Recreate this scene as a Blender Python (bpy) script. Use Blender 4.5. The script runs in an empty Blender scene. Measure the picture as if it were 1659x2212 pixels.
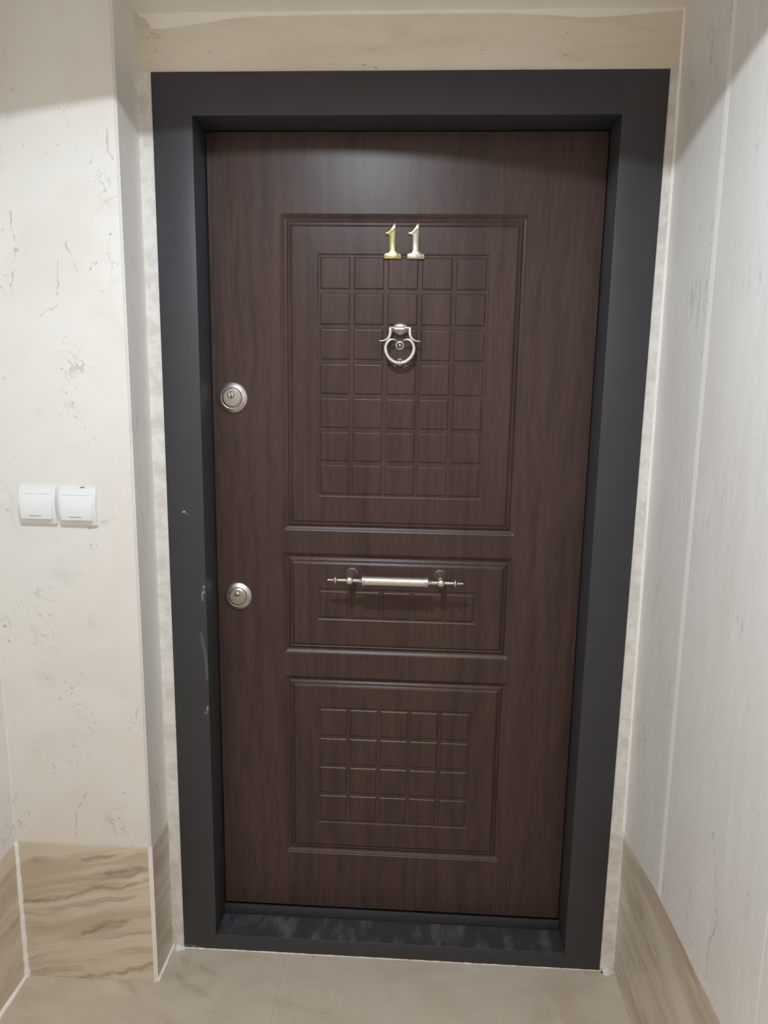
import bpy, bmesh, math, random
from mathutils import Matrix, Vector

random.seed(11)
scene = bpy.context.scene
col = scene.collection

# ---------------------------------------------------------------- camera
F_PX, IMG_W, IMG_H = 1529.608, 1659, 2212
cam_data = bpy.data.cameras.new('camera')
cam = bpy.data.objects.new('camera', cam_data)
col.objects.link(cam)
cam.location = (0.04932866, -1.59879413, 1.45714675)
cam.rotation_euler = (1.39482075, -0.01555319, 0.05287452)
cam_data.sensor_fit = 'VERTICAL'
cam_data.sensor_height = 24.0
cam_data.lens = 24.0 * F_PX / IMG_H
cam_data.clip_start = 0.02
scene.camera = cam

# ---------------------------------------------------------------- world, exposure
world = bpy.data.worlds.new('world')
scene.world = world
world.use_nodes = True
world.node_tree.nodes['Background'].inputs[0].default_value = (0.02, 0.018, 0.015, 1)
world.node_tree.nodes['Background'].inputs[1].default_value = 0.3
vs = scene.view_settings
scene.display_settings.display_device = 'sRGB'
vs.view_transform = 'Standard'
vs.look = 'None'
vs.gamma = 1.0
vs.use_curve_mapping = False
vs.exposure = -0.02
scene.cycles.max_bounces = 8
scene.cycles.diffuse_bounces = 6
scene.cycles.use_denoising = True
scene.cycles.use_adaptive_sampling = True
scene.cycles.adaptive_threshold = 0.03

LAMP_POS = (-0.16, -1.04, 2.313)    # bulb of the recessed downlight with dark baffle
LAMP_R = 0.016
LAMP_WATTS = 21.0
LAMP_COL = (0.84, 0.94, 1.04)
FILL_WATTS = 9.0                 # unseen warm fill lamp, added to lift the ambient light
FILL_COL = (1.0, 0.82, 0.60)

# ---------------------------------------------------------------- materials
def lin(c):
    return tuple(((x / 255.0) / 12.92 if x <= 10 else (((x / 255.0) + 0.055) / 1.055) ** 2.4) for x in c)

class NT:
    def __init__(self, name):
        self.m = bpy.data.materials.new(name)
        self.m.use_nodes = True
        self.t = self.m.node_tree
        self.b = self.t.nodes['Principled BSDF']
        self.geo = None
    def n(self, typ, **kw):
        nd = self.t.nodes.new(typ)
        for k, v in kw.items():
            setattr(nd, k, v)
        return nd
    def l(self, a, b):
        self.t.links.new(a, b)
    def put(self, sock, v):
        if isinstance(v, (int, float)):
            sock.default_value = v
        elif isinstance(v, (tuple, list)):
            sock.default_value = tuple(v) + ((1.0,) if len(v) == 3 and len(sock.default_value) == 4 else ())
        else:
            self.l(v, sock)
    def pos(self):
        if self.geo is None:
            self.geo = self.n('ShaderNodeNewGeometry')
        return self.geo.outputs['Position']
    def mapped(self, scale=(1, 1, 1), off=(0, 0, 0), src=None):
        mp = self.n('ShaderNodeMapping')
        mp.inputs['Location'].default_value = off
        mp.inputs['Scale'].default_value = scale
        self.l(src or self.pos(), mp.inputs['Vector'])
        return mp.outputs[0]
    def noise(self, vec, scale, detail=4, rough=0.55, dist=0.0):
        nd = self.n('ShaderNodeTexNoise')
        nd.inputs['Scale'].default_value = scale
        nd.inputs['Detail'].default_value = detail
        nd.inputs['Roughness'].default_value = rough
        nd.inputs['Distortion'].default_value = dist
        self.l(vec, nd.inputs['Vector'])
        return nd.outputs
    def ramp(self, v, a, b, lo=0.0, hi=1.0, smooth=True):
        nd = self.n('ShaderNodeMapRange')
        nd.interpolation_type = 'SMOOTHSTEP' if smooth else 'LINEAR'
        nd.inputs['From Min'].default_value = a
        nd.inputs['From Max'].default_value = b
        nd.inputs['To Min'].default_value = lo
        nd.inputs['To Max'].default_value = hi
        self.l(v, nd.inputs['Value'])
        return nd.outputs[0]
    def math(self, op, a, b=0.0, clamp=False):
        nd = self.n('ShaderNodeMath', operation=op, use_clamp=clamp)
        self.put(nd.inputs[0], a)
        self.put(nd.inputs[1], b)
        return nd.outputs[0]
    def mix(self, fac, a, b, mode='MIX'):
        nd = self.n('ShaderNodeMix', data_type='RGBA', blend_type=mode)
        self.put(nd.inputs[0], fac)
        self.put(nd.inputs[6], a)
        self.put(nd.inputs[7], b)
        return nd.outputs[2]
    def vm(self, op, a, b=None):
        nd = self.n('ShaderNodeVectorMath', operation=op)
        self.put(nd.inputs[0], a)
        if b is not None:
            self.put(nd.inputs[1], b)
        return nd
    def jitter(self, amp, scale):
        c = self.noise(self.pos(), scale, 3)[1]
        s = self.vm('SUBTRACT', c, (0.5, 0.5, 0.5)).outputs[0]
        k = self.n('ShaderNodeVectorMath', operation='SCALE')
        self.l(s, k.inputs[0]); k.inputs['Scale'].default_value = amp
        return self.vm('ADD', self.pos(), k.outputs[0]).outputs[0]
    def seg(self, p, a, b, w0, w1):
        """mask of a vein or scratch running from a to b"""
        a = Vector(a); b = Vector(b); ba = b - a
        pa = self.vm('SUBTRACT', p, tuple(a)).outputs[0]
        dt = self.vm('DOT_PRODUCT', pa, tuple(ba / max(ba.dot(ba), 1e-9))).outputs['Value']
        h = self.math('ADD', dt, 0.0, True)
        sc = self.n('ShaderNodeVectorMath', operation='SCALE')
        sc.inputs[0].default_value = tuple(ba)
        self.l(h, sc.inputs['Scale'])
        d = self.vm('SUBTRACT', pa, sc.outputs[0]).outputs[0]
        ln = self.vm('LENGTH', d).outputs['Value']
        return self.ramp(ln, w0, w1, 1.0, 0.0)
    def segs(self, p, lines, w0, w1):
        out = None
        for ln in lines:
            for a, b in zip(ln[:-1], ln[1:]):
                s = self.seg(p, a, b, w0, w1)
                out = s if out is None else self.math('MAXIMUM', out, s)
        return out
    def bump(self, h, strength, dist=0.002):
        nd = self.n('ShaderNodeBump')
        nd.inputs['Strength'].default_value = strength
        nd.inputs['Distance'].default_value = dist
        self.l(h, nd.inputs['Height'])
        self.l(nd.outputs[0], self.b.inputs['Normal'])
    def done(self, color, rough=0.5, metal=0.0, spec=0.5):
        self.put(self.b.inputs['Base Color'], color)
        self.put(self.b.inputs['Roughness'], rough)
        self.b.inputs['Metallic'].default_value = metal
        self.b.inputs['Specular IOR Level'].default_value = spec
        return self.m

def stone(name, base, warm, grey, vein, stretch=(1, 1, 1), off=(0, 0, 0), rough=0.32, marks=None, white=0.0, mark_w=(0.0008, 0.003), pits=1.0, mark_k=0.45):
    g = NT(name)
    v = g.mapped(stretch, off)
    big = g.noise(v, 3.2, 3, 0.6, 0.6)[0]
    c = g.mix(g.ramp(big, 0.42, 0.66), base, warm)
    mid = g.noise(g.mapped(stretch, (off[0] + 3.1, off[1], off[2] + 1.7)), 8.5, 4, 0.62, 0.8)[0]
    c = g.mix(g.ramp(mid, 0.55, 0.76, 0, 0.75), c, grey)
    # broken hairline veins: ridges of a distorted noise, kept only in patches
    rid = g.noise(g.mapped(stretch, (off[0] + 7.7, off[1] + 2, off[2])), 6.0, 5, 0.6, 1.4)[0]
    rid = g.math('ABSOLUTE', g.math('SUBTRACT', rid, 0.5))
    patch = g.noise(g.mapped((1, 1, 1), (off[0], 5, off[2])), 7.0, 2)[0]
    vn = g.math('MULTIPLY', g.ramp(rid, 0.002, 0.014, 1, 0), g.ramp(patch, 0.53, 0.68))
    c = g.mix(g.math('MULTIPLY', vn, 0.38), c, vein)
    pit = g.noise(g.mapped(stretch, (off[0], off[1] + 9, off[2])), 75, 2, 0.5)[0]
    pt = g.math('MULTIPLY', g.ramp(pit, 0.67, 0.76), g.ramp(patch, 0.46, 0.6))
    c = g.mix(g.math('MULTIPLY', pt, 0.6 * pits), c, vein)
    if white > 0:
        wn = g.noise(g.mapped((22, 22, 2.2), (off[0], 1, off[2])), 2.6, 4, 0.6, 0.5)[0]
        wn = g.math('ABSOLUTE', g.math('SUBTRACT', wn, 0.5))
        wm = g.math('MULTIPLY', g.ramp(wn, 0.003, 0.012, 1, 0), g.ramp(g.noise(v, 11, 3)[0], 0.52, 0.62))
        c = g.mix(g.math('MULTIPLY', wm, white), c, lin((245, 243, 240)))
    if marks:
        j = g.jitter(0.018, 38)
        mk = g.segs(j, marks, *mark_w)
        c = g.mix(g.math('MULTIPLY', mk, g.ramp(g.noise(g.pos(), 60, 2)[0], 0.30, 0.60, 0.4 * mark_k, mark_k)), c, vein)
    g.bump(g.noise(v, 30, 2, 0.6)[0], 0.10, 0.002)
    return g.done(c, g.ramp(mid, 0.3, 0.7, rough, rough + 0.12), 0, 0.4)

PIER_Y = -0.112
pier_marks = [[(x, PIER_Y, z) for x, z in ln] for ln in [
    [(-0.7051, 1.6989), (-0.711, 1.6115), (-0.752, 1.5906)],
    [(-0.6862, 1.7353), (-0.6713, 1.6946), (-0.6676, 1.6764)],
    [(-0.7154, 0.507), (-0.7434, 0.4517), (-0.7494, 0.3908)],
    [(-0.5791, 0.7446), (-0.5896, 0.7046), (-0.5736, 0.6744)],
    [(-0.7982, 1.7976), (-0.7945, 1.7211), (-0.8071, 1.6477)],
    [(-0.585, 1.972), (-0.588, 1.935), (-0.584, 1.905), (-0.5782, 1.8945)]]]
right_marks = [[(0.568, -0.467, 0.7085), (0.569, -0.5153, 0.5778)], [(0.569, -0.5153, 0.5778), (0.5694, -0.489, 0.501), (0.5698, -0.4942, 0.4502)],
               [(0.5694, -0.3081, 0.4977), (0.5694, -0.3365, 0.4820)]]
base_marks = [[(x, PIER_Y, z) for x, z in ln] for ln in [
    [(-0.8916, 0.2048), (-0.798, 0.2204), (-0.7158, 0.2503), (-0.6471, 0.2543), (-0.5716, 0.2922)],
    [(-0.746, 0.1278), (-0.6868, 0.1532), (-0.6223, 0.1775)],
    [(-0.7339, 0.3303), (-0.6595, 0.3429)],
    [(-0.7659, 0.0), (-0.6588, 0.0228), (-0.5763, 0.0478)], [(-0.679, 0.2961), (-0.5763, 0.3154)]]]

CREAM, CWARM, CGREY, CVEIN = (0.79, 0.775, 0.745), (0.765, 0.725, 0.685), (0.68, 0.66, 0.635), (0.26, 0.23, 0.20)
M = {}
M['stone_pier'] = stone('cream_marble', CREAM, CWARM, CGREY, CVEIN, (1, 1, 0.9), (0, 0, 0), marks=pier_marks)
M['stone_return'] = stone('cream_marble_return', (0.80, 0.78, 0.745), (0.77, 0.73, 0.69), (0.72, 0.69, 0.655), CVEIN, (4, 4, 0.5), (2, 0, 4), white=0.5, pits=0.3)
M['stone_right'] = stone('cream_marble_streaked', (0.79, 0.775, 0.75), (0.76, 0.73, 0.70), (0.68, 0.655, 0.625), CVEIN, (2.6, 2.6, 0.55), (5, 0, 1), marks=right_marks, white=0.8)
M['stone_header'] = stone('beige_marble', (0.77, 0.71, 0.62), (0.73, 0.65, 0.55), (0.65, 0.58, 0.50), CVEIN, (0.55, 1, 2.6), (9, 0, 2))
M['stone_floor'] = stone('floor_marble', (0.55, 0.485, 0.39), (0.50, 0.415, 0.325), (0.60, 0.55, 0.47), (0.24, 0.17, 0.12), (1.2, 1.8, 1), (4, 3, 0), rough=0.42, marks=[[(-0.5262, -0.0850, 0), (-0.49, -0.118, 0), (-0.44, -0.137, 0)], [(-0.53, -0.034, 0), (-0.515, -0.046, 0)], [(-0.655, -0.11, 0), (-0.60, -0.15, 0)], [(-0.47, -0.06, 0), (-0.43, -0.08, 0)]], mark_w=(0.0, 0.016), mark_k=0.32)
M['stone_rear'] = stone('beige_marble_rear', (0.78, 0.72, 0.62), (0.74, 0.66, 0.55), (0.66, 0.59, 0.50), CVEIN, (1, 1, 0.8), (19, 0, 2))

def travertine(name, axis, off, marks=None, tilt=0.25):
    g = NT(name)
    j = g.jitter(0.05, 7)
    # bands run along the slab and climb a little
    s = g.n('ShaderNodeSeparateXYZ'); g.l(j, s.inputs[0])
    along = s.outputs['X'] if axis == 'x' else s.outputs['Y']
    zz = g.math('SUBTRACT', s.outputs['Z'], g.math('MULTIPLY', along, tilt))
    cb = g.n('ShaderNodeCombineXYZ')
    g.l(g.math('MULTIPLY', along, 1.6), cb.inputs[0]); g.l(g.math('MULTIPLY', zz, 13.0), cb.inputs[2])
    cb.inputs[1].default_value = off
    n1 = g.noise(cb.outputs[0], 1.6, 4, 0.62, 0.5)[0]
    c = g.mix(g.ramp(n1, 0.36, 0.62), lin((216, 205, 188)), lin((196, 181, 163)))
    n2 = g.noise(cb.outputs[0], 3.4, 4, 0.55, 0.7)[0]
    c = g.mix(g.ramp(n2, 0.54, 0.74, 0, 0.6), c, lin((160, 144, 127)))
    c = g.mix(g.ramp(n2, 0.30, 0.42, 0.55, 0), c, lin((222, 211, 194)))
    if marks:
        jj = g.jitter(0.03, 26)
        mk = g.segs(jj, marks, 0.001, 0.009)
        c = g.mix(g.math('MULTIPLY', mk, 0.55), c, lin((150, 124, 100)))
    return g.done(c, 0.34, 0, 0.4)
M['trav_pier'] = travertine('brown_travertine', 'x', 0.3, base_marks, 0.22)
M['trav_return'] = travertine('brown_travertine_return', 'y', 2.3, None, -0.2)
M['trav_right'] = travertine('brown_travertine_right', 'y', 5.3, None, 0.02)
M['trav_left'] = travertine('brown_travertine_left', 'y', 8.3, None, 0.0)

def plaster(name, c0, c1, scale=30, bump=0.4, rough=0.85):
    g = NT(name)
    n = g.noise(g.pos(), scale, 4, 0.65)[0]
    g.bump(g.noise(g.pos(), scale * 3, 3, 0.7)[0], bump, 0.003)
    return g.done(g.mix(g.ramp(n, 0.38, 0.66), c0, c1), rough, 0, 0.25)
M['ceiling'] = plaster('cream_ceiling_paint', (0.92, 0.89, 0.83), (0.90, 0.87, 0.81), 6, 0.05)
M['smear'] = plaster('white_smeared_plaster', (0.93, 0.905, 0.85), (0.90, 0.875, 0.815), 9, 0.1)
M['grout'] = plaster('white_patching_plaster', (0.80, 0.78, 0.75), (0.66, 0.635, 0.60), 26, 0.45)
M['caulk'] = plaster('white_caulk', (0.91, 0.89, 0.87), (0.88, 0.86, 0.835), 20, 0.15, 0.5)
M['rough_fill'] = plaster('core_wall', (0.4, 0.36, 0.3), (0.36, 0.32, 0.27), 10, 0.1)

def wood():
    g = NT('dark_walnut_foil')
    j = g.jitter(0.05, 5)
    mp = g.mapped((14, 14, 0.9), (1.3, 0, 0.4), j)
    n1 = g.noise(mp, 2.0, 5, 0.6, 1.2)[0]
    wv = g.n('ShaderNodeTexWave', wave_type='BANDS', bands_direction='X')
    wv.inputs['Scale'].default_value = 5.5
    wv.inputs['Distortion'].default_value = 9.0
    wv.inputs['Detail'].default_value = 3
    wv.inputs['Detail Scale'].default_value = 1.1
    g.l(g.mapped((1.2, 1, 0.22), (0.2, 0, 0.3), j), wv.inputs['Vector'])
    fine = g.noise(g.mapped((260, 260, 9), (0, 0, 0)), 1.0, 3)[0]
    c = g.mix(g.ramp(n1, 0.34, 0.66), (0.048, 0.0292, 0.0265), (0.073, 0.0435, 0.0390))
    c = g.mix(g.math('MULTIPLY', wv.outputs['Fac'], 0.45), c, (0.082, 0.045, 0.037))
    c = g.mix(g.ramp(fine, 0.4, 0.75, 0, 0.5), c, (0.036, 0.0225, 0.0205))
    g.bump(fine, 0.04, 0.001)
    g.b.inputs['Coat Weight'].default_value = 0.0
    return g.done(c, 0.36, 0, 0.31)
M['wood'] = wood()

def frame_mat():
    g = NT('charcoal_frame_paint')
    n = g.noise(g.pos(), 12, 4)[0]
    c = g.mix(n, (0.041, 0.041, 0.048), (0.048, 0.048, 0.055))
    j = g.jitter(0.006, 120)
    chips = g.segs(j, [[(-0.4564, 0, 0.9811), (-0.4600, 0, 0.9487)], [(-0.4562, 0, 0.676), (-0.4605, 0, 0.6608)], [(-0.4993, 0, 1.162), (-0.4907, 0, 1.1567)],
                       [(-0.5294, 0, 0.0074), (-0.4974, 0, 0.0052)], [(-0.5355, 0, 2.0990), (-0.5320, 0, 2.0965)]], 0.0015, 0.005)
    spk = g.ramp(g.noise(g.pos(), 170, 2, 0.7)[0], 0.46, 0.62)
    c = g.mix(g.math('MULTIPLY', g.math('MULTIPLY', chips, spk), 0.7), c, (0.55, 0.53, 0.5))
    streak = g.segs(g.pos(), [[(-0.4666, 0, 0.8657), (-0.4568, 0, 0.8052), (-0.4545, 0, 0.7483)]], 0.001, 0.006)
    c = g.mix(g.math('MULTIPLY', streak, 0.10), c, (0.5, 0.5, 0.55))
    dust = g.ramp(g.noise(g.pos(), 420, 1)[0], 0.80, 0.83)
    c = g.mix(g.math('MULTIPLY', dust, 0.35), c, (0.5, 0.5, 0.5))
    g.bump(g.noise(g.pos(), 400, 2)[0], 0.03, 0.001)
    return g.done(c, 0.45, 0, 0.4)
M['frame'] = frame_mat()

def sill_mat():
    g = NT('dusty_sill_metal')
    n = g.noise(g.mapped((1, 0.35, 1)), 28, 5, 0.65)[0]
    c = g.mix(g.ramp(n, 0.45, 0.72), (0.040, 0.042, 0.048), (0.095, 0.096, 0.10))
    sc_ = g.ramp(g.noise(g.mapped((60, 8, 1)), 3, 2)[0], 0.68, 0.74)
    c = g.mix(g.math('MULTIPLY', sc_, 0.25), c, (0.3, 0.3, 0.3))
    return g.done(c, g.ramp(n, 0.4, 0.7, 0.35, 0.6), 0.0, 0.5)
M['sill'] = sill_mat()

def metal(name, c, rough, var=0.06, bump=0.0):
    g = NT(name)
    n = g.noise(g.pos(), 90, 3)[0]
    if bump:
        g.bump(g.noise(g.pos(), 500, 2)[0], bump, 0.0006)
    d = tuple(x * (1 - 3 * var) for x in c)
    return g.done(g.mix(g.ramp(n, 0.35, 0.7), c, d), g.ramp(n, 0.3, 0.7, rough, rough + 0.08), 1.0)
M['nickel'] = metal('brushed_nickel', (0.78, 0.73, 0.70), 0.33)
M['lock_metal'] = metal('satin_nickel', (0.74, 0.68, 0.64), 0.36)
M['lock_face'] = metal('satin_nickel_face', (0.52, 0.49, 0.46), 0.42)
M['chrome'] = metal('bright_nickel', (0.74, 0.70, 0.66), 0.16)
M['brass'] = metal('polished_brass', (0.40, 0.36, 0.19), 0.24, 0.03, 0.03)
M['pale_brass'] = metal('worn_pale_brass', (0.42, 0.38, 0.31), 0.30, 0.06, 0.1)
g = NT('black_slot'); M['black'] = g.done(g.mix(g.noise(g.pos(), 60)[0], (0.006, 0.006, 0.006), (0.01, 0.01, 0.01)), 0.6)
g = NT('smoked_lens'); M['lens'] = g.done(g.mix(g.noise(g.pos(), 60)[0], (0.03, 0.03, 0.035), (0.05, 0.05, 0.055)), 0.05, 0, 0.9)
g = NT('white_switch_plastic'); M['switch'] = g.done(g.mix(g.noise(g.pos(), 14)[0], (0.80, 0.82, 0.82), (0.77, 0.79, 0.79)), 0.30, 0, 0.5)

g = NT('black_baffle'); M['baffle'] = g.done(g.mix(g.noise(g.pos(), 60)[0], (0.03, 0.03, 0.03), (0.04, 0.04, 0.04)), 0.7)

# ---------------------------------------------------------------- mesh helpers
def tag(o, label=None, cat=None, kind=None, group=None):
    if label: o['label'] = label
    if cat: o['category'] = cat
    if kind: o['kind'] = kind
    if group: o['group'] = group
    return o

def mesh_obj(name, verts, faces, mat, parent=None, loc=None, angle=30, weld=False):
    me = bpy.data.meshes.new(name)
    me.from_pydata([tuple(v) for v in verts], [], faces)
    bm = bmesh.new(); bm.from_mesh(me)
    if weld:
        bmesh.ops.remove_doubles(bm, verts=bm.verts, dist=1e-6)
    bmesh.ops.recalc_face_normals(bm, faces=bm.faces)
    bm.to_mesh(me); bm.free()
    return finish(name, me, mat, parent, loc, angle)

def finish(name, me, mat, parent=None, loc=None, angle=30):
    me.materials.append(M[mat])
    for p in me.polygons:
        p.use_smooth = True
    me.set_sharp_from_angle(angle=math.radians(angle))
    o = bpy.data.objects.new(name, me)
    col.objects.link(o)
    if parent: o.parent = parent
    if loc: o.location = loc
    return o

def bm_obj(name, bm, mat, parent=None, loc=None, angle=30):
    me = bpy.data.meshes.new(name)
    bmesh.ops.recalc_face_normals(bm, faces=bm.faces)
    bm.to_mesh(me); bm.free()
    return finish(name, me, mat, parent, loc, angle)

def empty(name, loc=(0, 0, 0), parent=None):
    o = bpy.data.objects.new(name, None)
    o.empty_display_size = 0.05
    o.location = loc
    col.objects.link(o)
    if parent: o.parent = parent
    return o

def box_bm(x0, x1, y0, y1, z0, z1, bev=0.0, seg=2):
    bm = bmesh.new()
    bmesh.ops.create_cube(bm, size=1.0)
    for v in bm.verts:
        v.co = Vector((x0 if v.co.x < 0 else x1, y0 if v.co.y < 0 else y1, z0 if v.co.z < 0 else z1))
    if bev > 0:
        bmesh.ops.bevel(bm, geom=list(bm.edges), offset=bev, segments=seg, affect='EDGES', profile=0.5)
    return bm

def box(name, x0, x1, y0, y1, z0, z1, mat, parent=None, bev=0.0, seg=2, loc=None):
    return bm_obj(name, box_bm(x0, x1, y0, y1, z0, z1, bev, seg), mat, parent, loc)

def prism(name, pts, axis, a, b, mat, parent=None, bev=0.0):
    """polygon pts extruded between a and b along axis (0 x, 1 y, 2 z)"""
    bm = bmesh.new()
    def mk(p, t):
        v = [p[0], p[1]]; v.insert(axis, t); return bm.verts.new(v)
    A = [mk(p, a) for p in pts]; B = [mk(p, b) for p in pts]
    bm.faces.new(A); bm.faces.new(B[::-1])
    n = len(pts)
    for i in range(n):
        bm.faces.new((A[i], A[(i + 1) % n], B[(i + 1) % n], B[i]))
    if bev > 0:
        bmesh.ops.recalc_face_normals(bm, faces=bm.faces)
        bmesh.ops.bevel(bm, geom=list(bm.edges), offset=bev, segments=2, affect='EDGES', profile=0.5)
    return bm_obj(name, bm, mat, parent)

def lathe_bm(bm, profile, origin, axis, n=32, sx=1.0, sz=1.0, cap=True):
    """profile (t, r) swept round axis ('x', 'y' or 'z') through origin; sx, sz squash the section"""
    ox, oy, oz = origin
    rings = []
    for t, r in profile:
        ring = []
        for k in range(n):
            a = 2 * math.pi * k / n
            u, w = math.cos(a) * r * sx, math.sin(a) * r * sz
            if axis == 'x': p = (ox + t, oy + u, oz + w)
            elif axis == 'y': p = (ox + u, oy + t, oz + w)
            else: p = (ox + u, oy + w, oz + t)
            ring.append(bm.verts.new(p))
        rings.append(ring)
    for a, b in zip(rings[:-1], rings[1:]):
        for k in range(n):
            bm.faces.new((a[k], a[(k + 1) % n], b[(k + 1) % n], b[k]))
    if cap:
        bm.faces.new(rings[0]); bm.faces.new(rings[-1][::-1])

def lathe(name, profile, origin, axis, mat, parent=None, n=32, sx=1.0, sz=1.0, angle=30):
    bm = bmesh.new()
    lathe_bm(bm, profile, origin, axis, n, sx, sz)
    return bm_obj(name, bm, mat, parent, angle=angle)

def catmull(pts, sub=6):
    out = []
    P = [pts[0]] + list(pts) + [pts[-1]]
    for i in range(1, len(P) - 2):
        p0, p1, p2, p3 = (Vector(P[i + d]) for d in (-1, 0, 1, 2))
        for k in range(sub):
            t = k / sub
            out.append(0.5 * ((2 * p1) + (p2 - p0) * t + (2 * p0 - 5 * p1 + 4 * p2 - p3) * t * t + (3 * p1 - p0 - 3 * p2 + p3) * t ** 3))
    out.append(Vector(P[-2]))
    return out

def sweep_bm(bm, path, n=14):
    """path of (x, y, z, r): round bar of changing thickness"""
    P = [Vector(p[:3]) for p in path]
    R = [p[3] for p in path]
    rings = []
    big = P[-1] - P[0]
    ref = Vector((0, 0, 1)) if len(P) > 2 and abs(big.y) > 0.9 * big.length and big.length > 0.05 else Vector((0, 1, 0))
    for i, p in enumerate(P):
        d = (P[min(i + 1, len(P) - 1)] - P[max(i - 1, 0)]).normalized()
        s = d.cross(ref)
        s = s.normalized() if s.length > 1e-6 else Vector((1, 0, 0))
        u = s.cross(d)
        rings.append([bm.verts.new(p + (s * math.cos(2 * math.pi * k / n) + u * math.sin(2 * math.pi * k / n)) * R[i]) for k in range(n)])
    for a, b in zip(rings[:-1], rings[1:]):
        for k in range(n):
            bm.faces.new((a[k], a[(k + 1) % n], b[(k + 1) % n], b[k]))
    bm.faces.new(rings[0]); bm.faces.new(rings[-1][::-1])

# ---------------------------------------------------------------- the room
LEFT_X, RET_X, Y_REAR, CEIL = -0.898, -0.568, -3.0, 2.212
WALL_Y = 0.004
def RX(z):                       # the right wall leans out a little towards the floor
    return 0.573 - 0.0072 * z

# floor
floor = tag(empty('floor'), 'beige veined marble floor tiles in front of the door', 'floor', 'structure')
box('floor_bed', -0.95, 0.70, Y_REAR - 0.1, 0.14, -0.06, -0.012, 'rough_fill', floor)
for x0, x1 in ((-0.93, -0.2670), (-0.2658, 0.64)):
    for y0, y1 in ((-3.05, -2.002), (-1.998, -1.002), (-0.998, 0.02)):
        box('floor_tile', x0, x1, y0, y1, -0.012, 0.0, 'stone_floor', floor)
box('floor_joint', -0.2670, -0.2658, Y_REAR, 0.02, -0.012, -0.0008, 'stone_floor', floor)

# ceiling with the round recess of the lamp
def ring_plate(bm, cx, cy, r, x0, x1, y0, y1, z, n=64):
    inner = [bm.verts.new((cx + r * math.cos(2 * math.pi * k / n), cy + r * math.sin(2 * math.pi * k / n), z)) for k in range(n)]
    outer = []
    for k in range(n):
        c, s = math.cos(2 * math.pi * k / n), math.sin(2 * math.pi * k / n)
        t = min((x1 - cx) / c if c > 1e-9 else ((x0 - cx) / c if c < -1e-9 else 1e9),
                (y1 - cy) / s if s > 1e-9 else ((y0 - cy) / s if s < -1e-9 else 1e9))
        outer.append(bm.verts.new((cx + c * t, cy + s * t, z)))
    for k in range(n):
        bm.faces.new((inner[k], inner[(k + 1) % n], outer[(k + 1) % n], outer[k]))
    return inner, outer
RECESS_R, RECESS_C = 0.30, (-0.176, -1.007)
bm = bmesh.new()
YC0, YC1 = -2.0, 0.14
i0, o0 = ring_plate(bm, RECESS_C[0], RECESS_C[1], RECESS_R, -0.97, 0.70, YC0, YC1, CEIL)
i1, o1 = ring_plate(bm, RECESS_C[0], RECESS_C[1], RECESS_R, -0.97, 0.70, YC0, YC1, CEIL + 0.02)
for k in range(64):
    bm.faces.new((i0[k], i0[(k + 1) % 64], i1[(k + 1) % 64], i1[k]))
ceiling = bm_obj('ceiling', bm, 'ceiling')
tag(ceiling, 'cream painted plaster ceiling above the door', 'ceiling', 'structure')
box('rear_ceiling', -0.97, 0.70, Y_REAR - 0.05, YC0, CEIL, CEIL + 0.02, 'ceiling', ceiling)
bm = bmesh.new()
lathe_bm(bm, [(0.02, RECESS_R), (0.158, RECESS_R), (0.16, 0.001)], (RECESS_C[0], RECESS_C[1], CEIL), 'z', 64, cap=False)
bm_obj('ceiling_recess', bm, 'baffle', ceiling)

# ceiling lamps (both out of view, the warm second one an added fill): base, can, opal lens and the light it gives off
def disc_lamp(x, y, z_top, z_lens, r, watts, colour, label):
    t = tag(empty('ceiling_lamp', (x, y, z_top)), label, 'lamp')
    h = z_lens - z_top
    lathe('lamp_base', [(-0.012, r * 1.9), (-0.008, r * 2.2), (0.0, r * 2.2)], (0, 0, 0), 'z', 'switch', t)
    lathe('lamp_body', [(h + 0.004, r * 1.12), (-0.012, r * 1.3)], (0, 0, 0), 'z', 'switch', t)
    lathe('lens', [(h + 0.002, r), (h + 0.004, r)], (0, 0, 0), 'z', 'switch', t)
    ld = bpy.data.lights.new('lamp_light', 'AREA')
    ld.shape = 'DISK'; ld.size = 2 * r
    ld.energy = watts; ld.color = colour
    lo = bpy.data.objects.new('lamp_light', ld)
    col.objects.link(lo)
    lo.parent = t; lo.location = (0, 0, h)
disc_lamp(LAMP_POS[0], LAMP_POS[1], CEIL + 0.157, LAMP_POS[2], LAMP_R, LAMP_WATTS, LAMP_COL, 'small white lamp in the round black ceiling recess')
disc_lamp(-0.15, -2.45, CEIL, CEIL - 0.05, 0.07, FILL_WATTS, FILL_COL, 'added warm fill lamp on the ceiling behind the viewer')

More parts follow.
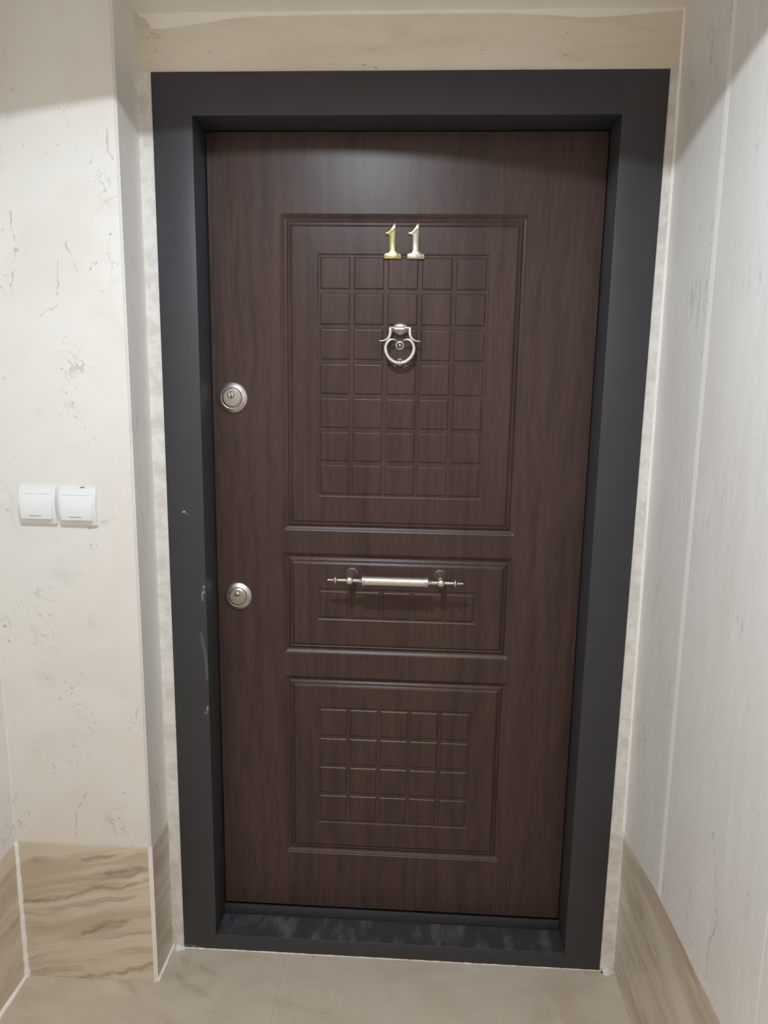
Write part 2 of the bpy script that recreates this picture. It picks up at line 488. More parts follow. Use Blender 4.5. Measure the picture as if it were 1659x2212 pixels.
# wall_back : the wall round the door frame
wall_back = tag(empty('wall_back'), 'marble and plaster wall around the dark door frame', 'wall', 'structure')
box('core', -0.66, -0.5376, WALL_Y + 0.012, 0.16, 0.0, CEIL + 0.02, 'rough_fill', wall_back)
box('core', 0.5376, 0.66, WALL_Y + 0.012, 0.16, 0.0, CEIL + 0.02, 'rough_fill', wall_back)
box('core', -0.5376, 0.5376, WALL_Y + 0.012, 0.16, 2.101, CEIL + 0.02, 'rough_fill', wall_back)
box('core', -0.60, 0.60, 0.15, 0.19, 0.0, CEIL + 0.02, 'rough_fill', wall_back)
box('header_slab', RET_X - 0.005, 0.585, WALL_Y, WALL_Y + 0.013, 2.1006, CEIL, 'stone_header', wall_back)
def ragged_strip(name, x0, x1, seed, bottom=0.0):
    """hand-filled plaster between the frame and the corner; the surface is uneven"""
    rnd = random.Random(seed)
    nz, nx = 150, 6
    V, Fc = [], []
    for i in range(nz + 1):
        z = bottom + (2.1002 - bottom) * i / nz
        for k in range(nx + 1):
            x = x0(z) + (x1(z) - x0(z)) * k / nx
            V.append((x, WALL_Y - 0.0005 - rnd.random() * 0.0016, z))
    for i in range(nz):
        for k in range(nx):
            a = i * (nx + 1) + k
            Fc.append((a, a + 1, a + nx + 2, a + nx + 1))
    b = len(V)
    V += [(x0(bottom), WALL_Y + 0.013, bottom), (x1(bottom), WALL_Y + 0.013, bottom), (x1(2.1), WALL_Y + 0.013, 2.1002), (x0(2.1), WALL_Y + 0.013, 2.1002)]
    Fc.append((b, b + 1, b + 2, b + 3))
    return mesh_obj(name, V, Fc, 'grout', wall_back, angle=50)
ragged_strip('plaster_strip', lambda z: RET_X - 0.004, lambda z: -0.5372, 1)
ragged_strip('plaster_strip', lambda z: 0.5372, lambda z: RX(z) + 0.004, 2)
# ceiling plaster smeared over the top of the header slab, wavy lower edge
wav = [(-0.560, 2.2075), (-0.545, 2.204), (-0.532, 2.1845), (-0.50, 2.185), (-0.45, 2.1915), (-0.4109, 2.1957), (-0.36, 2.203), (-0.3139, 2.2061), (-0.24, 2.207),
       (-0.1701, 2.2082), (-0.10, 2.2075), (-0.0276, 2.2077), (0.08, 2.208), (0.2068, 2.2072), (0.28, 2.204), (0.3463, 2.1990), (0.38, 2.1985), (0.438, 2.2015), (0.50, 2.206), (0.545, 2.2095), (0.5603, 2.2106)]
prism('plaster_smear', [(x, z - 0.002) for x, z in wav] + [(0.5603, CEIL + 0.001), (-0.560, CEIL + 0.001)], 1, WALL_Y - 0.0022, WALL_Y + 0.002, 'smear', wall_back)

# wall_left : pier with the switches, and its return beside the door
wall_left = tag(empty('wall_left'), 'cream marble pier carrying the two light switches', 'wall', 'structure')
box('core', LEFT_X - 0.03, RET_X - 0.013, PIER_Y + 0.013, 0.16, 0.0, CEIL + 0.02, 'rough_fill', wall_left)
ZB = 0.367
box('marble_slab', LEFT_X, RET_X - 0.0035, PIER_Y, PIER_Y + 0.014, ZB + 0.0005, CEIL + 0.01, 'stone_pier', wall_left, 0.0006, 1)
box('return_slab', RET_X - 0.0145, RET_X, PIER_Y + 0.005, WALL_Y + 0.012, ZB - 0.0045, CEIL + 0.01, 'stone_return', wall_left, 0.0006, 1)
prism('corner_bead', [(RET_X - 0.0040, PIER_Y + 0.0012), (RET_X - 0.0006, PIER_Y + 0.0048), (RET_X - 0.008, PIER_Y + 0.010)], 2, ZB, CEIL + 0.01, 'stone_return', wall_left)
baseboard_left = tag(empty('baseboard_left'), 'brown veined travertine base slabs under the switch pier', 'baseboard', 'structure')
box('base_slab', LEFT_X, RET_X - 0.0055, PIER_Y - 0.0008, PIER_Y + 0.014, 0.0, ZB, 'trav_pier', baseboard_left, 0.0006, 1)
box('return_base_slab', RET_X - 0.0145, RET_X + 0.0008, PIER_Y + 0.0065, WALL_Y + 0.002, 0.0, ZB - 0.005, 'trav_return', baseboard_left, 0.0006, 1)
prism('corner_bead', [(RET_X - 0.0062, PIER_Y - 0.0014), (RET_X + 0.0014, PIER_Y + 0.0062), (RET_X - 0.009, PIER_Y + 0.010)], 2, 0.0, ZB, 'caulk', baseboard_left)

# caulk run : uneven bead along a line
def bead(name, p0, p1, r0, r1, mat, parent, seed, n=40):
    rnd = random.Random(seed)
    bm = bmesh.new()
    P0, P1 = Vector(p0), Vector(p1)
    path = []
    for i in range(n + 1):
        t = i / n
        p = P0.lerp(P1, t)
        r = r0 + (r1 - r0) * t
        path.append((p.x + rnd.uniform(-.0006, .0006), p.y + rnd.uniform(-.0006, .0006), p.z, r * rnd.uniform(0.85, 1.2)))
    sweep_bm(bm, path, 8)
    return bm_obj(name, bm, mat, parent, angle=60)
bead('caulk_bead', (RET_X + 0.002, PIER_Y + 0.004, 0.002), (RET_X + 0.002, WALL_Y, 0.002), 0.0055, 0.0045, 'caulk', baseboard_left, 4, 24)
bead('caulk_bead', (LEFT_X + 0.001, PIER_Y - 0.001, 0.0), (LEFT_X + 0.001, PIER_Y - 0.001, ZB), 0.0085, 0.0060, 'caulk', baseboard_left, 5)
bead('caulk_bead', (LEFT_X + 0.0005, PIER_Y, ZB), (LEFT_X + 0.0005, PIER_Y, CEIL), 0.0045, 0.003, 'stone_pier', wall_left, 6)

# wall_far_left : the wall that comes towards the viewer on the left
wall_fl = tag(empty('wall_far_left'), 'cream marble side wall at the left picture edge', 'wall', 'structure')
box('core', LEFT_X - 0.06, LEFT_X - 0.013, Y_REAR - 0.06, PIER_Y + 0.02, 0.0, CEIL + 0.02, 'rough_fill', wall_fl)
for y0, y1 in ((-0.9, PIER_Y + 0.012), (-1.9, -0.903), (-3.0, -1.903)):
    box('marble_slab', LEFT_X - 0.014, LEFT_X, y0, y1, ZB - 0.004, CEIL + 0.01, 'stone_pier', wall_fl, 0.0006, 1)
base_fl = tag(empty('baseboard_far_left'), 'brown travertine base along the left picture edge', 'baseboard', 'structure')
for y0, y1 in ((-0.9, PIER_Y + 0.012), (-1.9, -0.903), (-3.0, -1.903)):
    box('base_slab', LEFT_X - 0.014, LEFT_X + 0.0008, y0, y1, 0.0, ZB - 0.0045, 'trav_left', base_fl, 0.0006, 1)
bead('caulk_bead', (LEFT_X + 0.002, -1.6, 0.001), (LEFT_X + 0.002, PIER_Y, 0.001), 0.006, 0.006, 'caulk', base_fl, 7, 60)

# wall_right : streaked slabs, pale joint strip, leaning base line
wall_right = tag(empty('wall_right'), 'streaked cream marble wall on the right with pale vertical joint', 'wall', 'structure')
base_r = tag(empty('baseboard_right'), 'brown travertine base slabs along the right wall', 'baseboard', 'structure')
def ZR(y):                       # top of the base rises towards the viewer
    pts = [(-3.1, 0.432), (-0.56, 0.4262), (-0.2426, 0.4148), (0.02, 0.3755)]
    for (ya, za), (yb, zb) in zip(pts[:-1], pts[1:]):
        if ya <= y <= yb:
            return za + (zb - za) * (y - ya) / (yb - ya)
    return pts[-1][1]
def right_slab(name, y0, y1, zlo, zhi, mat, parent, proud=0.0, n=10):
    """slab against the right wall, with sloping lower or upper edge"""
    ys = [y0 + (y1 - y0) * i / n for i in range(n + 1)]
    V, Fc = [], []
    for y in ys:
        a, b = zlo(y), zhi(y)
        V += [(RX(a) - proud, y, a), (RX(b) - proud, y, b), (RX(b) + 0.014, y, b), (RX(a) + 0.014, y, a)]
    for i in range(n):
        q = 4 * i
        for k in range(4):
            Fc.append((q + k, q + (k + 1) % 4, q + 4 + (k + 1) % 4, q + 4 + k))
    Fc += [(0, 1, 2, 3), (4 * n, 4 * n + 1, 4 * n + 2, 4 * n + 3)]
    return mesh_obj(name, V, Fc, mat, parent)
top = lambda y: CEIL + 0.01
zup = lambda y: ZR(y) + 0.0006
for y0, y1 in ((-0.243, WALL_Y + 0.010), (-0.6605, -0.2615), (-1.9, -0.6645), (-3.0, -1.903)):
    right_slab('marble_slab', y0, y1, zup, top, 'stone_right', wall_right)
right_slab('joint_strip', -0.2612, -0.2434, zup, top, 'caulk', wall_right, 0.0004, 4)
right_slab('joint_strip', -0.6643, -0.6607, zup, top, 'caulk', wall_right, -0.001, 4)
prism('core', [(0.592, -3.06), (0.66, -3.06), (0.66, 0.02), (0.592, 0.02)], 2, 0.0, CEIL + 0.02, 'rough_fill', wall_right)
for y0, y1 in ((-0.98, WALL_Y), (-2.0, -0.982), (-3.0, -2.002)):
    right_slab('base_slab', y0, y1, lambda y: 0.0, ZR, 'trav_right', base_r, 0.0008, 24)
bead('caulk_bead', (RX(CEIL) + 0.0005, WALL_Y - 0.001, CEIL), (RX(0.39) + 0.0005, WALL_Y - 0.001, 0.39), 0.0046, 0.0046, 'caulk', wall_right, 8, 90)
bead('caulk_bead', (RX(0.39) + 0.001, WALL_Y - 0.0005, 0.39), (RX(0) + 0.001, WALL_Y - 0.0005, 0.0), 0.0034, 0.0034, 'grout', base_r, 9, 30)

# wall_rear closes the landing behind the viewer
box_rear = tag(empty('wall_rear'), 'beige marble wall behind the viewer', 'wall', 'structure')
box('core', -0.96, 0.66, Y_REAR - 0.06, Y_REAR - 0.014, 0.0, CEIL + 0.02, 'rough_fill', box_rear)
for x0, x1 in ((-0.93, -0.202), (-0.199, 0.60)):
    box('marble_slab', x0, x1, Y_REAR - 0.014, Y_REAR, 0.0, CEIL + 0.01, 'stone_rear', box_rear, 0.0006, 1)

# crumbs of plaster at the foot of the frame
def crumb(name, c, r, seed, parent):
    rnd = random.Random(seed)
    bm = bmesh.new()
    bmesh.ops.create_icosphere(bm, subdivisions=2, radius=1.0)
    for v in bm.verts:
        k = rnd.uniform(0.75, 1.2)
        v.co = Vector((c[0] + v.co.x * r[0] * k, c[1] + v.co.y * r[1] * k, max(0.0, c[2] + v.co.z * r[2] * k)))
    return bm_obj(name, bm, 'grout', parent, angle=60)
bead('plaster_bead', (-0.537, 0.0015, 0.0), (0.537, 0.0015, 0.0), 0.0030, 0.0022, 'grout', wall_back, 12, 120)
crumb('plaster_lump', (-0.548, -0.004, 0.0), (0.014, 0.010, 0.010), 3, wall_back)
crumb('plaster_lump', (0.555, -0.005, 0.0), (0.016, 0.010, 0.013), 5, wall_back)

# ---------------------------------------------------------------- door frame
FW, FH = 0.537, 2.1
OX0, OX1, OZ0, OZ1 = -0.451, 0.4462, 0.0425, 2.0145
DOOR_Y = 0.09
fr = tag(empty('trim_1'), 'charcoal painted metal door frame with raised sill', 'door frame', 'structure')
BV = 0.0012
box('stile', -FW, OX0, 0.0, 0.125, 0.0, FH, 'frame', fr, BV)
box('stile', OX1, FW, 0.0, 0.125, 0.0, FH, 'frame', fr, BV)
box('head', OX0 - 0.001, OX1 + 0.001, 0.0, 0.125, OZ1, FH, 'frame', fr, BV)
box('sill', OX0 - 0.001, OX1 + 0.001, 0.0, 0.125, 0.0, OZ0, 'frame', fr, BV)
box('sill_plate', OX0 + 0.002, OX1 - 0.002, 0.002, 0.0785, OZ0 - 0.001, OZ0 + 0.0008, 'sill', fr, 0.0004, 1)
box('threshold_stop', OX0, OX1, 0.0795, 0.0885, OZ0 - 0.001, 0.068, 'frame', fr, 0.0015)

# ---------------------------------------------------------------- door
door = tag(empty('door_1', (0, DOOR_Y, 0.0)), 'dark walnut panelled security door with embossed squares', 'door', 'structure')
door.location = (0, 0, 0)
LX0, LX1, LZ0, LZ1 = OX0 + 0.0012, OX1 - 0.0012, 0.0695, OZ1 - 0.0015
PX = 0.2835
panels = [  # x0, x1, z0, z1 of the moulding and of the squared field, columns, rows
    ((-PX, PX, 1.1035, 1.8400), (-0.1980, 0.1975, 1.1910, 1.7535), 5, 7),
    ((-PX, PX, 0.7880, 1.0500), (-0.1980, 0.1965, 0.8780, 0.9610), 5, 1),
    ((-PX, PX, 0.2290, 0.7280), (-0.1985, 0.1955, 0.3190, 0.6460), 5, 4)]
# moulding section: distance in from the edge, height over the leaf face
SECT = [(0.0, 0.0), (0.0008, -0.0010), (0.0022, -0.0014), (0.0050, -0.0035), (0.0080, -0.0062), (0.0110, -0.0076), (0.0130, -0.0078),
        (0.0142, -0.0070), (0.0165, -0.0046), (0.0190, -0.0034), (0.0202, -0.0033), (0.0210, -0.0040), (0.0224, -0.0038), (0.0248, -0.0016), (0.0272, -0.0006), (0.0282, 0.0)]
REC = 0.0022
KA = 6
def rloop(bm, rect, off, h, rad):
    x0, x1, z0, z1 = rect[0] + off, rect[1] - off, rect[2] + off, rect[3] - off
    r = max(rad, 0.0003)
    out = []
    for cx, cz, a0 in ((x1 - r, z1 - r, 0), (x0 + r, z1 - r, 90), (x0 + r, z0 + r, 180), (x1 - r, z0 + r, 270)):
        for k in range(KA):
            a = math.radians(a0 + 90 * k / (KA - 1))
            out.append(bm.verts.new((cx + r * math.cos(a), DOOR_Y - h, cz + r * math.sin(a))))
    return out
def bridge(bm, a, b):
    n = len(a)
    for i in range(n):
        bm.faces.new((a[i], a[(i + 1) % n], b[(i + 1) % n], b[i]))
def cell(bm, rect, loop):
    """flat face between a plain rectangle and a rounded loop inside it"""
    x0, x1, z0, z1 = rect
    C = [bm.verts.new((x, DOOR_Y, z)) for x, z in ((x1, z1), (x0, z1), (x0, z0), (x1, z0))]
    for q in range(4):
        for k in range(KA - 1):
            bm.faces.new((C[q], loop[q * KA + k], loop[q * KA + k + 1]))
        bm.faces.new((C[q], loop[q * KA + KA - 1], loop[((q + 1) * KA) % (4 * KA)], C[(q + 1) % 4]))
bm = bmesh.new()
def quad(x0, x1, z0, z1):
    bm.faces.new([bm.verts.new(p) for p in ((x0, DOOR_Y, z0), (x1, DOOR_Y, z0), (x1, DOOR_Y, z1), (x0, DOOR_Y, z1))])
m = 0.012
zs = sorted([LZ0 + 0.0015, LZ1 - 0.0015] + [p[0][2] - m for p in panels] + [p[0][3] + m for p in panels])
ex0, ex1 = LX0 + 0.0015, LX1 - 0.0015
for a, b in zip(zs[:-1], zs[1:]):
    quad(ex0, -PX - m, a, b); quad(PX + m, ex1, a, b)
for k in (0, 2, 4, 6):
    quad(-PX - m, PX + m, zs[k], zs[k + 1])
for rect, grid, nc, nr in panels:
    loops = [rloop(bm, rect, d, h, 0.009 - d) for d, h in SECT]
    cell(bm, (rect[0] - m, rect[1] + m, rect[2] - m, rect[3] + m), loops[0])
    for a, b in zip(loops[:-1], loops[1:]):
        bridge(bm, a, b)
    s0 = rloop(bm, rect, 0.0292, 0.0, 0.0004)
    s1 = rloop(bm, grid, -0.0010, 0.0, 0.001)
    g0 = rloop(bm, grid, 0.0, 0.0, 0.001)
    bridge(bm, loops[-1], s0); bridge(bm, s0, s1); bridge(bm, s1, g0)
    g1 = rloop(bm, grid, 0.0009, -0.0004, 0.001)
    g2 = rloop(bm, grid, 0.0028, -REC, 0.001)
    bridge(bm, g0, g1); bridge(bm, g1, g2)
    bm.faces.new(g2)
# rim and back of the leaf
corner = lambda x0, x1, z0, z1, y: [bm.verts.new(p) for p in ((x1, y, z1), (x0, y, z1), (x0, y, z0), (x1, y, z0))]
r0 = corner(ex0, ex1, zs[0], zs[-1], DOOR_Y); r1 = corner(LX0, LX1, LZ0, LZ1, DOOR_Y + 0.0015); r2 = corner(LX0, LX1, LZ0, LZ1, DOOR_Y + 0.045)
bridge(bm, r0, r1); bridge(bm, r1, r2); bm.faces.new(r2)
bmesh.ops.remove_doubles(bm, verts=bm.verts, dist=1e-6)
leaf = bm_obj('leaf', bm, 'wood', door, angle=24)

# embossed squares, one mesh per size shared by all alike
def square_mesh(w, h):
    bm = bmesh.new()
    rings = []
    for d, y in ((-0.0002, REC), (0.0012, 0.0009), (0.0021, 0.00032), (0.0032, 0.0)):
        rings.append([bm.verts.new((sx * (w / 2 - d), y, sz * (h / 2 - d))) for sx, sz in ((1, 1), (-1, 1), (-1, -1), (1, -1))])
    for a, b in zip(rings[:-1], rings[1:]):
        bridge(bm, a, b)
    bm.faces.new(rings[-1])
    bmesh.ops.recalc_face_normals(bm, faces=bm.faces)
    if sum(f.normal.y for f in bm.faces) > 0:
        bmesh.ops.reverse_faces(bm, faces=bm.faces)
    me = bpy.data.meshes.new('embossed_square')
    bm.to_mesh(me); bm.free()
    me.materials.append(M['wood'])
    return me
for rect, grid, nc, nr in panels:
    gap = 0.0094; edge = 0.0075
    w = (grid[1] - grid[0] - 2 * edge - gap * (nc - 1)) / nc
    h = (grid[3] - grid[2] - 2 * edge - gap * (nr - 1)) / nr
    me = square_mesh(w, h)
    for r in range(nr):
        for c in range(nc):
            o = bpy.data.objects.new('embossed_square', me)
            col.objects.link(o); o.parent = leaf
            o.location = (grid[0] + edge + w / 2 + c * (w + gap), DOOR_Y, grid[2] + edge + h / 2 + r * (h + gap))

# locks
def lock(x, z, upper):
    t = empty('lock_escutcheon', (x, DOOR_Y, z), door)
    t['label'] = 'satin nickel lock rosette with ' + ('upright keyway' if upper else 'half covered keyway')
    s = 1.0 if upper else 0.955
    lathe('rosette', [(0.0, 0.0364 * s), (-0.003, 0.0364 * s), (-0.0044, 0.0354 * s), (-0.0086, 0.0264 * s), (-0.0089, 0.0259 * s), (-0.0086, 0.0253 * s), (-0.0040, 0.0250 * s), (-0.0038, 0.0001)],
          (0, 0, 0), 'y', 'lock_metal', t, 64, angle=40)
    lathe('cylinder_cover', [(-0.0030, 0.0236 * s), (-0.0090, 0.0234 * s), (-0.0117, 0.0196 * s), (-0.0118, 0.0188 * s), (-0.0118, 0.0001)], (0, 0, 0), 'y', 'lock_face', t, 64, angle=20)
    kz = 0.0068 * s
    if upper:
        lathe('key_ring', [(-0.0115, 0.0086), (-0.0122, 0.0084), (-0.0122, 0.0074), (-0.0117, 0.0073)], (-0.0012, 0, kz), 'y', 'black', t, 32)
        lathe('key_plug', [(-0.0115, 0.0074), (-0.0126, 0.0072), (-0.0129, 0.0060), (-0.0129, 0.0001)], (-0.0012, 0, kz), 'y', 'chrome', t, 32)
        bm = box_bm(-0.0014, 0.0014, -0.0005, 0.0004, -0.0072, 0.0066, 0.0003, 1)
        bmesh.ops.transform(bm, matrix=Matrix.Translation((-0.0012, -0.0130, kz)) @ Matrix.Rotation(math.radians(-9), 4, 'Y'), verts=bm.verts)
        bm_obj('keyway', bm, 'black', t)
        box('key_bar', -0.0012 - 0.0006, -0.0012 + 0.0016, -0.0139, -0.0134, kz - 0.0012, kz + 0.0052, 'chrome', t, 0.0002, 1)
    else:
        lathe('key_recess', [(-0.0116, 0.0070), (-0.0121, 0.0069), (-0.0121, 0.0001)], (0, 0, kz), 'y', 'lock_metal', t, 32)
        lathe('key_shutter', [(-0.0119, 0.0062), (-0.0128, 0.0058), (-0.0138, 0.0035), (-0.0140, 0.0001)], (0, 0, kz + 0.0008), 'y', 'chrome', t, 32, angle=50)
        bm = box_bm(-0.0062, 0.0062, -0.0145, -0.0120, kz - 0.0030, kz - 0.0006, 0.0008, 2)
        bm_obj('keyway', bm, 'black', t)
lock(-0.4008, 1.4244, True)
lock(-0.3972, 0.9345, False)

# house number digits
def digit(x, mat, label, curl_low):
    t = empty('house_digit', (x, DOOR_Y, 1.7420), door)
    t['label'] = label
    # outline of the figure one, millimetres from its lower left corner
    out = [(0, 0), (40, 0), (40, 11), (36, 12.5), (30, 14), (27.5, 18), (26.5, 30), (26.5, 64), (27.5, 74.5), (24, 77), (20.5, 74.5), (15, 66), (10, 60), (1, 57.5), (2, 53.5), (9, 52), (12, 49), (12, 20), (10.5, 14), (4, 12.5), (0, 11)]
    bm = bmesh.new()
    A = [bm.verts.new((px / 1000, 0.0, pz / 1000)) for px, pz in out]
    f = bm.faces.new(A)
    r = bmesh.ops.extrude_face_region(bm, geom=[f])
    for v in r['geom']:
        if isinstance(v, bmesh.types.BMVert):
            v.co.y -= 0.0045
    bmesh.ops.recalc_face_normals(bm, faces=bm.faces)
    fe = [e for e in bm.edges if all(abs(v.co.y + 0.0045) < 1e-6 for v in e.verts)]
    bmesh.ops.bevel(bm, geom=fe, offset=0.0016, segments=2, affect='EDGES', profile=0.5)
    bm_obj('plate', bm, mat, t, angle=35)
    def curl(cx, cz, R, turns, sgn):
        bm = bmesh.new()
        path = []
        n = 40
        for i in range(n + 1):
            q = i / n
            a = math.radians(-90) + sgn * turns * 2 * math.pi * q
            rr = R * (1 - 0.85 * q)
            path.append((cx + rr * math.cos(a), -0.0046, cz + rr * math.sin(a), 0.0008 * (1 - 0.4 * q)))
        sweep_bm(bm, path, 8)
        return bm_obj('scroll', bm, mat, t, angle=60)
    curl(0.0205, 0.0595, 0.0062, 1.8, 1)
    if curl_low:
        curl(0.0195, 0.0135, 0.0062, 1.6, 1)
    bm = bmesh.new()
    sweep_bm(bm, [(0.0245, -0.0042, 0.0745, 0.0006), (0.0252, -0.0046, 0.062, 0.0009), (0.0248, -0.0046, 0.028, 0.0010), (0.0258, -0.0046, 0.017, 0.0010), (0.031, -0.0046, 0.0115, 0.0010), (0.0385, -0.0044, 0.0105, 0.0007)], 8)
    bm_obj('edge_rib', bm, mat, t, angle=60)
    bm = bmesh.new()
    sweep_bm(bm, [(0.0015, -0.0044, 0.0035, 0.0006), (0.020, -0.0046, 0.0030, 0.0009), (0.0385, -0.0044, 0.0035, 0.0006)], 8)
    bm_obj('base_rib', bm, mat, t, angle=60)
    lathe('tip_stud', [(0.0, 0.0026), (-0.0015, 0.0022), (-0.0022, 0.0001)], (0.0238, -0.0040, 0.0742), 'y', 'chrome', t, 16)
digit(-0.0447, 'brass', 'polished yellow brass figure one', False)
digit(0.0079, 'pale_brass', 'paler worn brass figure one', True)

# knocker : positions read in a local sheet, u right and v down
KY = 0.066
def KX(u): return (u - 490) * 0.0001824 - 0.0040
def KZ(v): return 1.6025 - (v - 1365) * 0.0001788
kn = empty('door_knocker', (0, 0, 0), door)
kn['label'] = 'satin nickel ring knocker hanging on a hinged oval plate'
bm = bmesh.new()
lathe_bm(bm, [(0.0, 0.0208), (-0.003, 0.0208), (-0.0065, 0.0192), (-0.0095, 0.0150), (-0.0112, 0.0080), (-0.0115, 0.0001)], (KX(490), DOOR_Y, KZ(1446)), 'y', 40, 1.0, 0.70)
bm_obj('backplate', bm, 'nickel', kn, angle=40)
lathe('hinge_barrel', [(KX(417), 0.0048), (KX(421), 0.0058), (KX(541), 0.0058), (KX(545), 0.0048)], (0, KY + 0.006, KZ(1455)), 'x', 'nickel', kn, 24)
for s in (-1, 1):
    sg = lambda u, s=s: KX(490 + s * (u - 490))
    arm = [(548, 1441, 0.0026), (585, 1441, 0.0028), (612, 1446, 0.0038), (613, 1480, 0.0040), (616, 1520, 0.0040), (632, 1562, 0.0038), (665, 1592, 0.0030), (700, 1604, 0.0020), (730, 1607, 0.0012), (752, 1606, 0.0005)]
    pts = catmull([(sg(u), KY + 0.005 - 0.004 * i / 9, KZ(v)) for i, (u, v, r) in enumerate(arm)], 5)
    rr = catmull([(r, 0, 0) for u, v, r in arm], 5)
    bm = bmesh.new(); sweep_bm(bm, [(*p, max(q.x * 1.12, 0.0004)) for p, q in zip(pts, rr)], 14)
    bm_obj('yoke_arm', bm, 'nickel', kn, angle=60)
ring_r = [(524, 1608, 0.0006), (545, 1595, 0.0014), (580, 1586, 0.0022), (618, 1598, 0.0030), (652, 1635, 0.0037), (670, 1690, 0.0041), (660, 1752, 0.0044), (625, 1815, 0.0046), (570, 1862, 0.0047), (520, 1880, 0.0047), (490, 1883, 0.0047)]
full = ring_r + [(980 - u, v, r) for u, v, r in ring_r[-2::-1]]
pts = catmull([(KX(u), KY - 0.001, KZ(v)) for u, v, r in full], 5)
rr = catmull([(r, 0, 0) for u, v, r in full], 5)
bm = bmesh.new(); sweep_bm(bm, [(*p, max(q.x * 1.08, 0.0004)) for p, q in zip(pts, rr)], 16)
bm_obj('ring', bm, 'nickel', kn, angle=60)
lathe('striker_collar', [(-0.0042, 0.0048), (-0.0036, 0.0056), (0.0, 0.0064), (0.0036, 0.0056), (0.0042, 0.0048)], (KX(490), KY - 0.001, KZ(1883)), 'x', 'nickel', kn, 24, angle=50)
lathe('strike_plate', [(0.0, 0.0100), (-0.003, 0.0100), (-0.0055, 0.0088), (-0.007, 0.006), (-0.0145, 0.0052), (-0.017, 0.0035), (-0.0173, 0.0001)], (KX(492), DOOR_Y, KZ(1868)), 'y', 'nickel', kn, 32, angle=40)

# peephole
ph = empty('peephole', (KX(490) - 0.0006, DOOR_Y, 1.5502), door)
ph['label'] = 'small round peephole with dark lens inside the knocker ring'
lathe('bezel', [(0.0, 0.0106), (-0.002, 0.0106), (-0.0034, 0.0096), (-0.0036, 0.0086), (-0.0022, 0.0070), (-0.0020, 0.0001)], (0, 0, 0), 'y', 'nickel', ph, 32)
lathe('lens', [(-0.0020, 0.0068), (-0.0030, 0.0055), (-0.0038, 0.0030), (-0.0040, 0.0001)], (0, 0, 0), 'y', 'lens', ph, 32, angle=60)
lathe('lens_core', [(-0.0030, 0.0026), (-0.0046, 0.0022), (-0.0049, 0.0001)], (0.0004, 0, 0.0004), 'y', 'chrome', ph, 20, angle=50)

# pull handle
HY, HZ, HX = 0.033, 0.9985, -0.0035
hd = empty('pull_handle', (HX, HY, HZ), door)
hd['label'] = 'turned satin nickel horizontal pull handle with finial ends'
u = 0.0002324
NF = 9
bm = bmesh.new()
rings = []
for t in (-306, 306):
    ring = []
    for k in range(2 * NF):
        a = math.pi * k / NF
        r = 49 * u
        ring.append(bm.verts.new((t * u, r * math.cos(a), r * math.sin(a))))
    rings.append(ring)
bridge(bm, rings[0], rings[1]); bm.faces.new(rings[0]); bm.faces.new(rings[1][::-1])
bm_obj('grip', bm, 'nickel', hd, angle=14)
for s in (-1, 1):
    lathe('grip_collar', [(s * 303 * u, 50 * u), (s * 306 * u, 56 * u), (s * 312 * u, 57 * u), (s * 316 * u, 52 * u), (s * 322 * u, 52 * u), (s * 326 * u, 59 * u), (s * 334 * u, 59 * u), (s * 339 * u, 52 * u)], (0, 0, 0), 'x', 'nickel', hd, 32)
    prof = [(336, 46), (346, 38), (358, 28), (372, 22), (380, 20), (384, 25), (390, 26), (395, 22), (401, 20), (405, 24), (411, 24), (416, 20), (426, 22)]
    lathe('neck', [(s * a * u, b * u) for a, b in prof], (0, 0, 0), 'x', 'nickel', hd, 24, angle=50)
    bm = bmesh.new()
    bmesh.ops.create_uvsphere(bm, u_segments=24, v_segments=16, radius=46 * u, matrix=Matrix.Translation((s * 468 * u, 0, 0)))
    bm_obj('knuckle', bm, 'nickel', hd, angle=60)
    prof = [(510, 18), (520, 16), (528, 20), (534, 20), (540, 15), (550, 17), (556, 19), (562, 17), (572, 14), (590, 15), (600, 20), (606, 40), (611, 45), (617, 45), (622, 40), (628, 24), (640, 19), (655, 13), (670, 10), (684, 10.5), (697, 10), (700, 7)]
    lathe('finial', [(s * a * u, b * u) for a, b in prof], (0, 0, 0), 'x', 'nickel', hd, 24, angle=50)
    dep = DOOR_Y - HY
    prof = [(dep, 0.0148), (dep - 0.003, 0.0148), (dep - 0.0045, 0.0138), (dep - 0.0055, 0.0128), (dep - 0.012, 0.0126), (dep - 0.020, 0.0120), (dep - 0.026, 0.0104), (dep - 0.031, 0.0082), (dep - 0.036, 0.0072), (0.004, 0.0074)]
    lathe('post', prof, (s * 466 * u, 0, 0.0035 if s > 0 else 0.0025), 'y', 'nickel', hd, 32, angle=40)

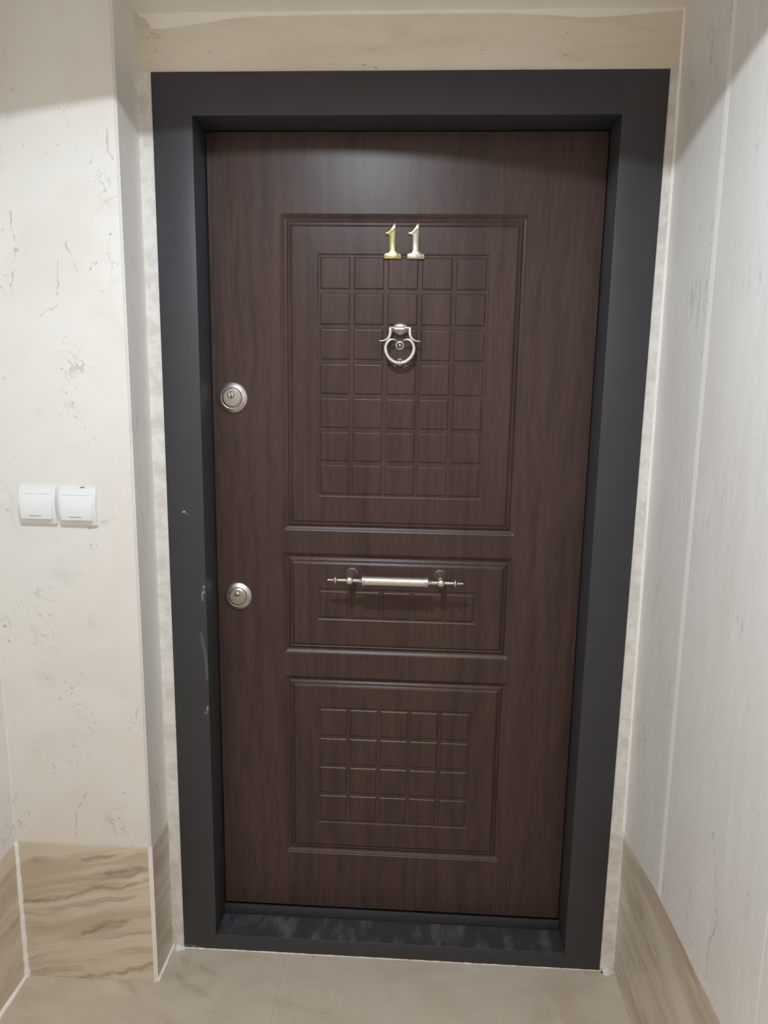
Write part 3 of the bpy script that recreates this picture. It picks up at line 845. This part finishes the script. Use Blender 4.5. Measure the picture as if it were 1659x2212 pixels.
# ---------------------------------------------------------------- light switches
def switch(xc, zc, label):
    t = tag(empty('light_switch', (xc, PIER_Y, zc)), label, 'light switch', None, 'white rocker switches on the marble pier')
    W = 0.0405; H = 0.0408
    def front(z, base=0.0):
        q = (z + 0.004) / H            # bulging face, fullest a little below the middle
        return -(0.0045 + 0.0085 * max(0.0, 1 - 0.92 * q * q)) - base
    def curved(name, x0, x1, z0, z1, lift0, lift1, back, mat, bev=0.0006):
        n = 18
        bm = bmesh.new()
        secs = []
        for i in range(n + 1):
            z = z0 + (z1 - z0) * i / n
            lf = lift0 + (lift1 - lift0) * i / n
            y = front(z) - lf
            secs.append([bm.verts.new(p) for p in ((x0, back, z), (x0, y + 0.0012, z), (x0 + 0.0012, y, z), (x1 - 0.0012, y, z), (x1, y + 0.0012, z), (x1, back, z))])
        for a, b in zip(secs[:-1], secs[1:]):
            for k in range(5):
                bm.faces.new((a[k], a[k + 1], b[k + 1], b[k]))
            bm.faces.new((a[5], a[0], b[0], b[5]))
        bm.faces.new(secs[0]); bm.faces.new(secs[-1][::-1])
        return bm_obj(name, bm, mat, t, angle=35)
    curved('plate', -W, W, -H, H, 0, 0, 0.0, 'switch')
    ru = lambda uu: (uu - 418) * 0.000206
    rv = lambda vv: H - (vv - 245) * 0.000206
    z_top, z_bot = rv(323), rv(582)
    rk = curved('rocker', -0.0340, 0.0338, z_bot, z_top, 0.0060, 0.0004, -0.002, 'switch')
    box('rocker_gap', -0.0340, 0.0338, front(z_top) - 0.0001, -0.003, z_top, z_top + 0.0005, 'lock_face', t)
    zi = rv(546)
    o = box('indicator_slot', -0.0155, 0.0115, front(zi) - 0.0060, front(zi) - 0.002, zi - 0.0005, zi + 0.0005, 'lock_face', rk)
    return t
switch(-0.7805, 1.1900, 'white rocker light switch farther from the door frame')
sw2 = switch(-0.6912, 1.1888, 'white rocker light switch nearer the door frame')
box('mounting_gap', 0.006, 0.0145, -0.004, -0.0008, 0.0404, 0.0420, 'black', sw2)
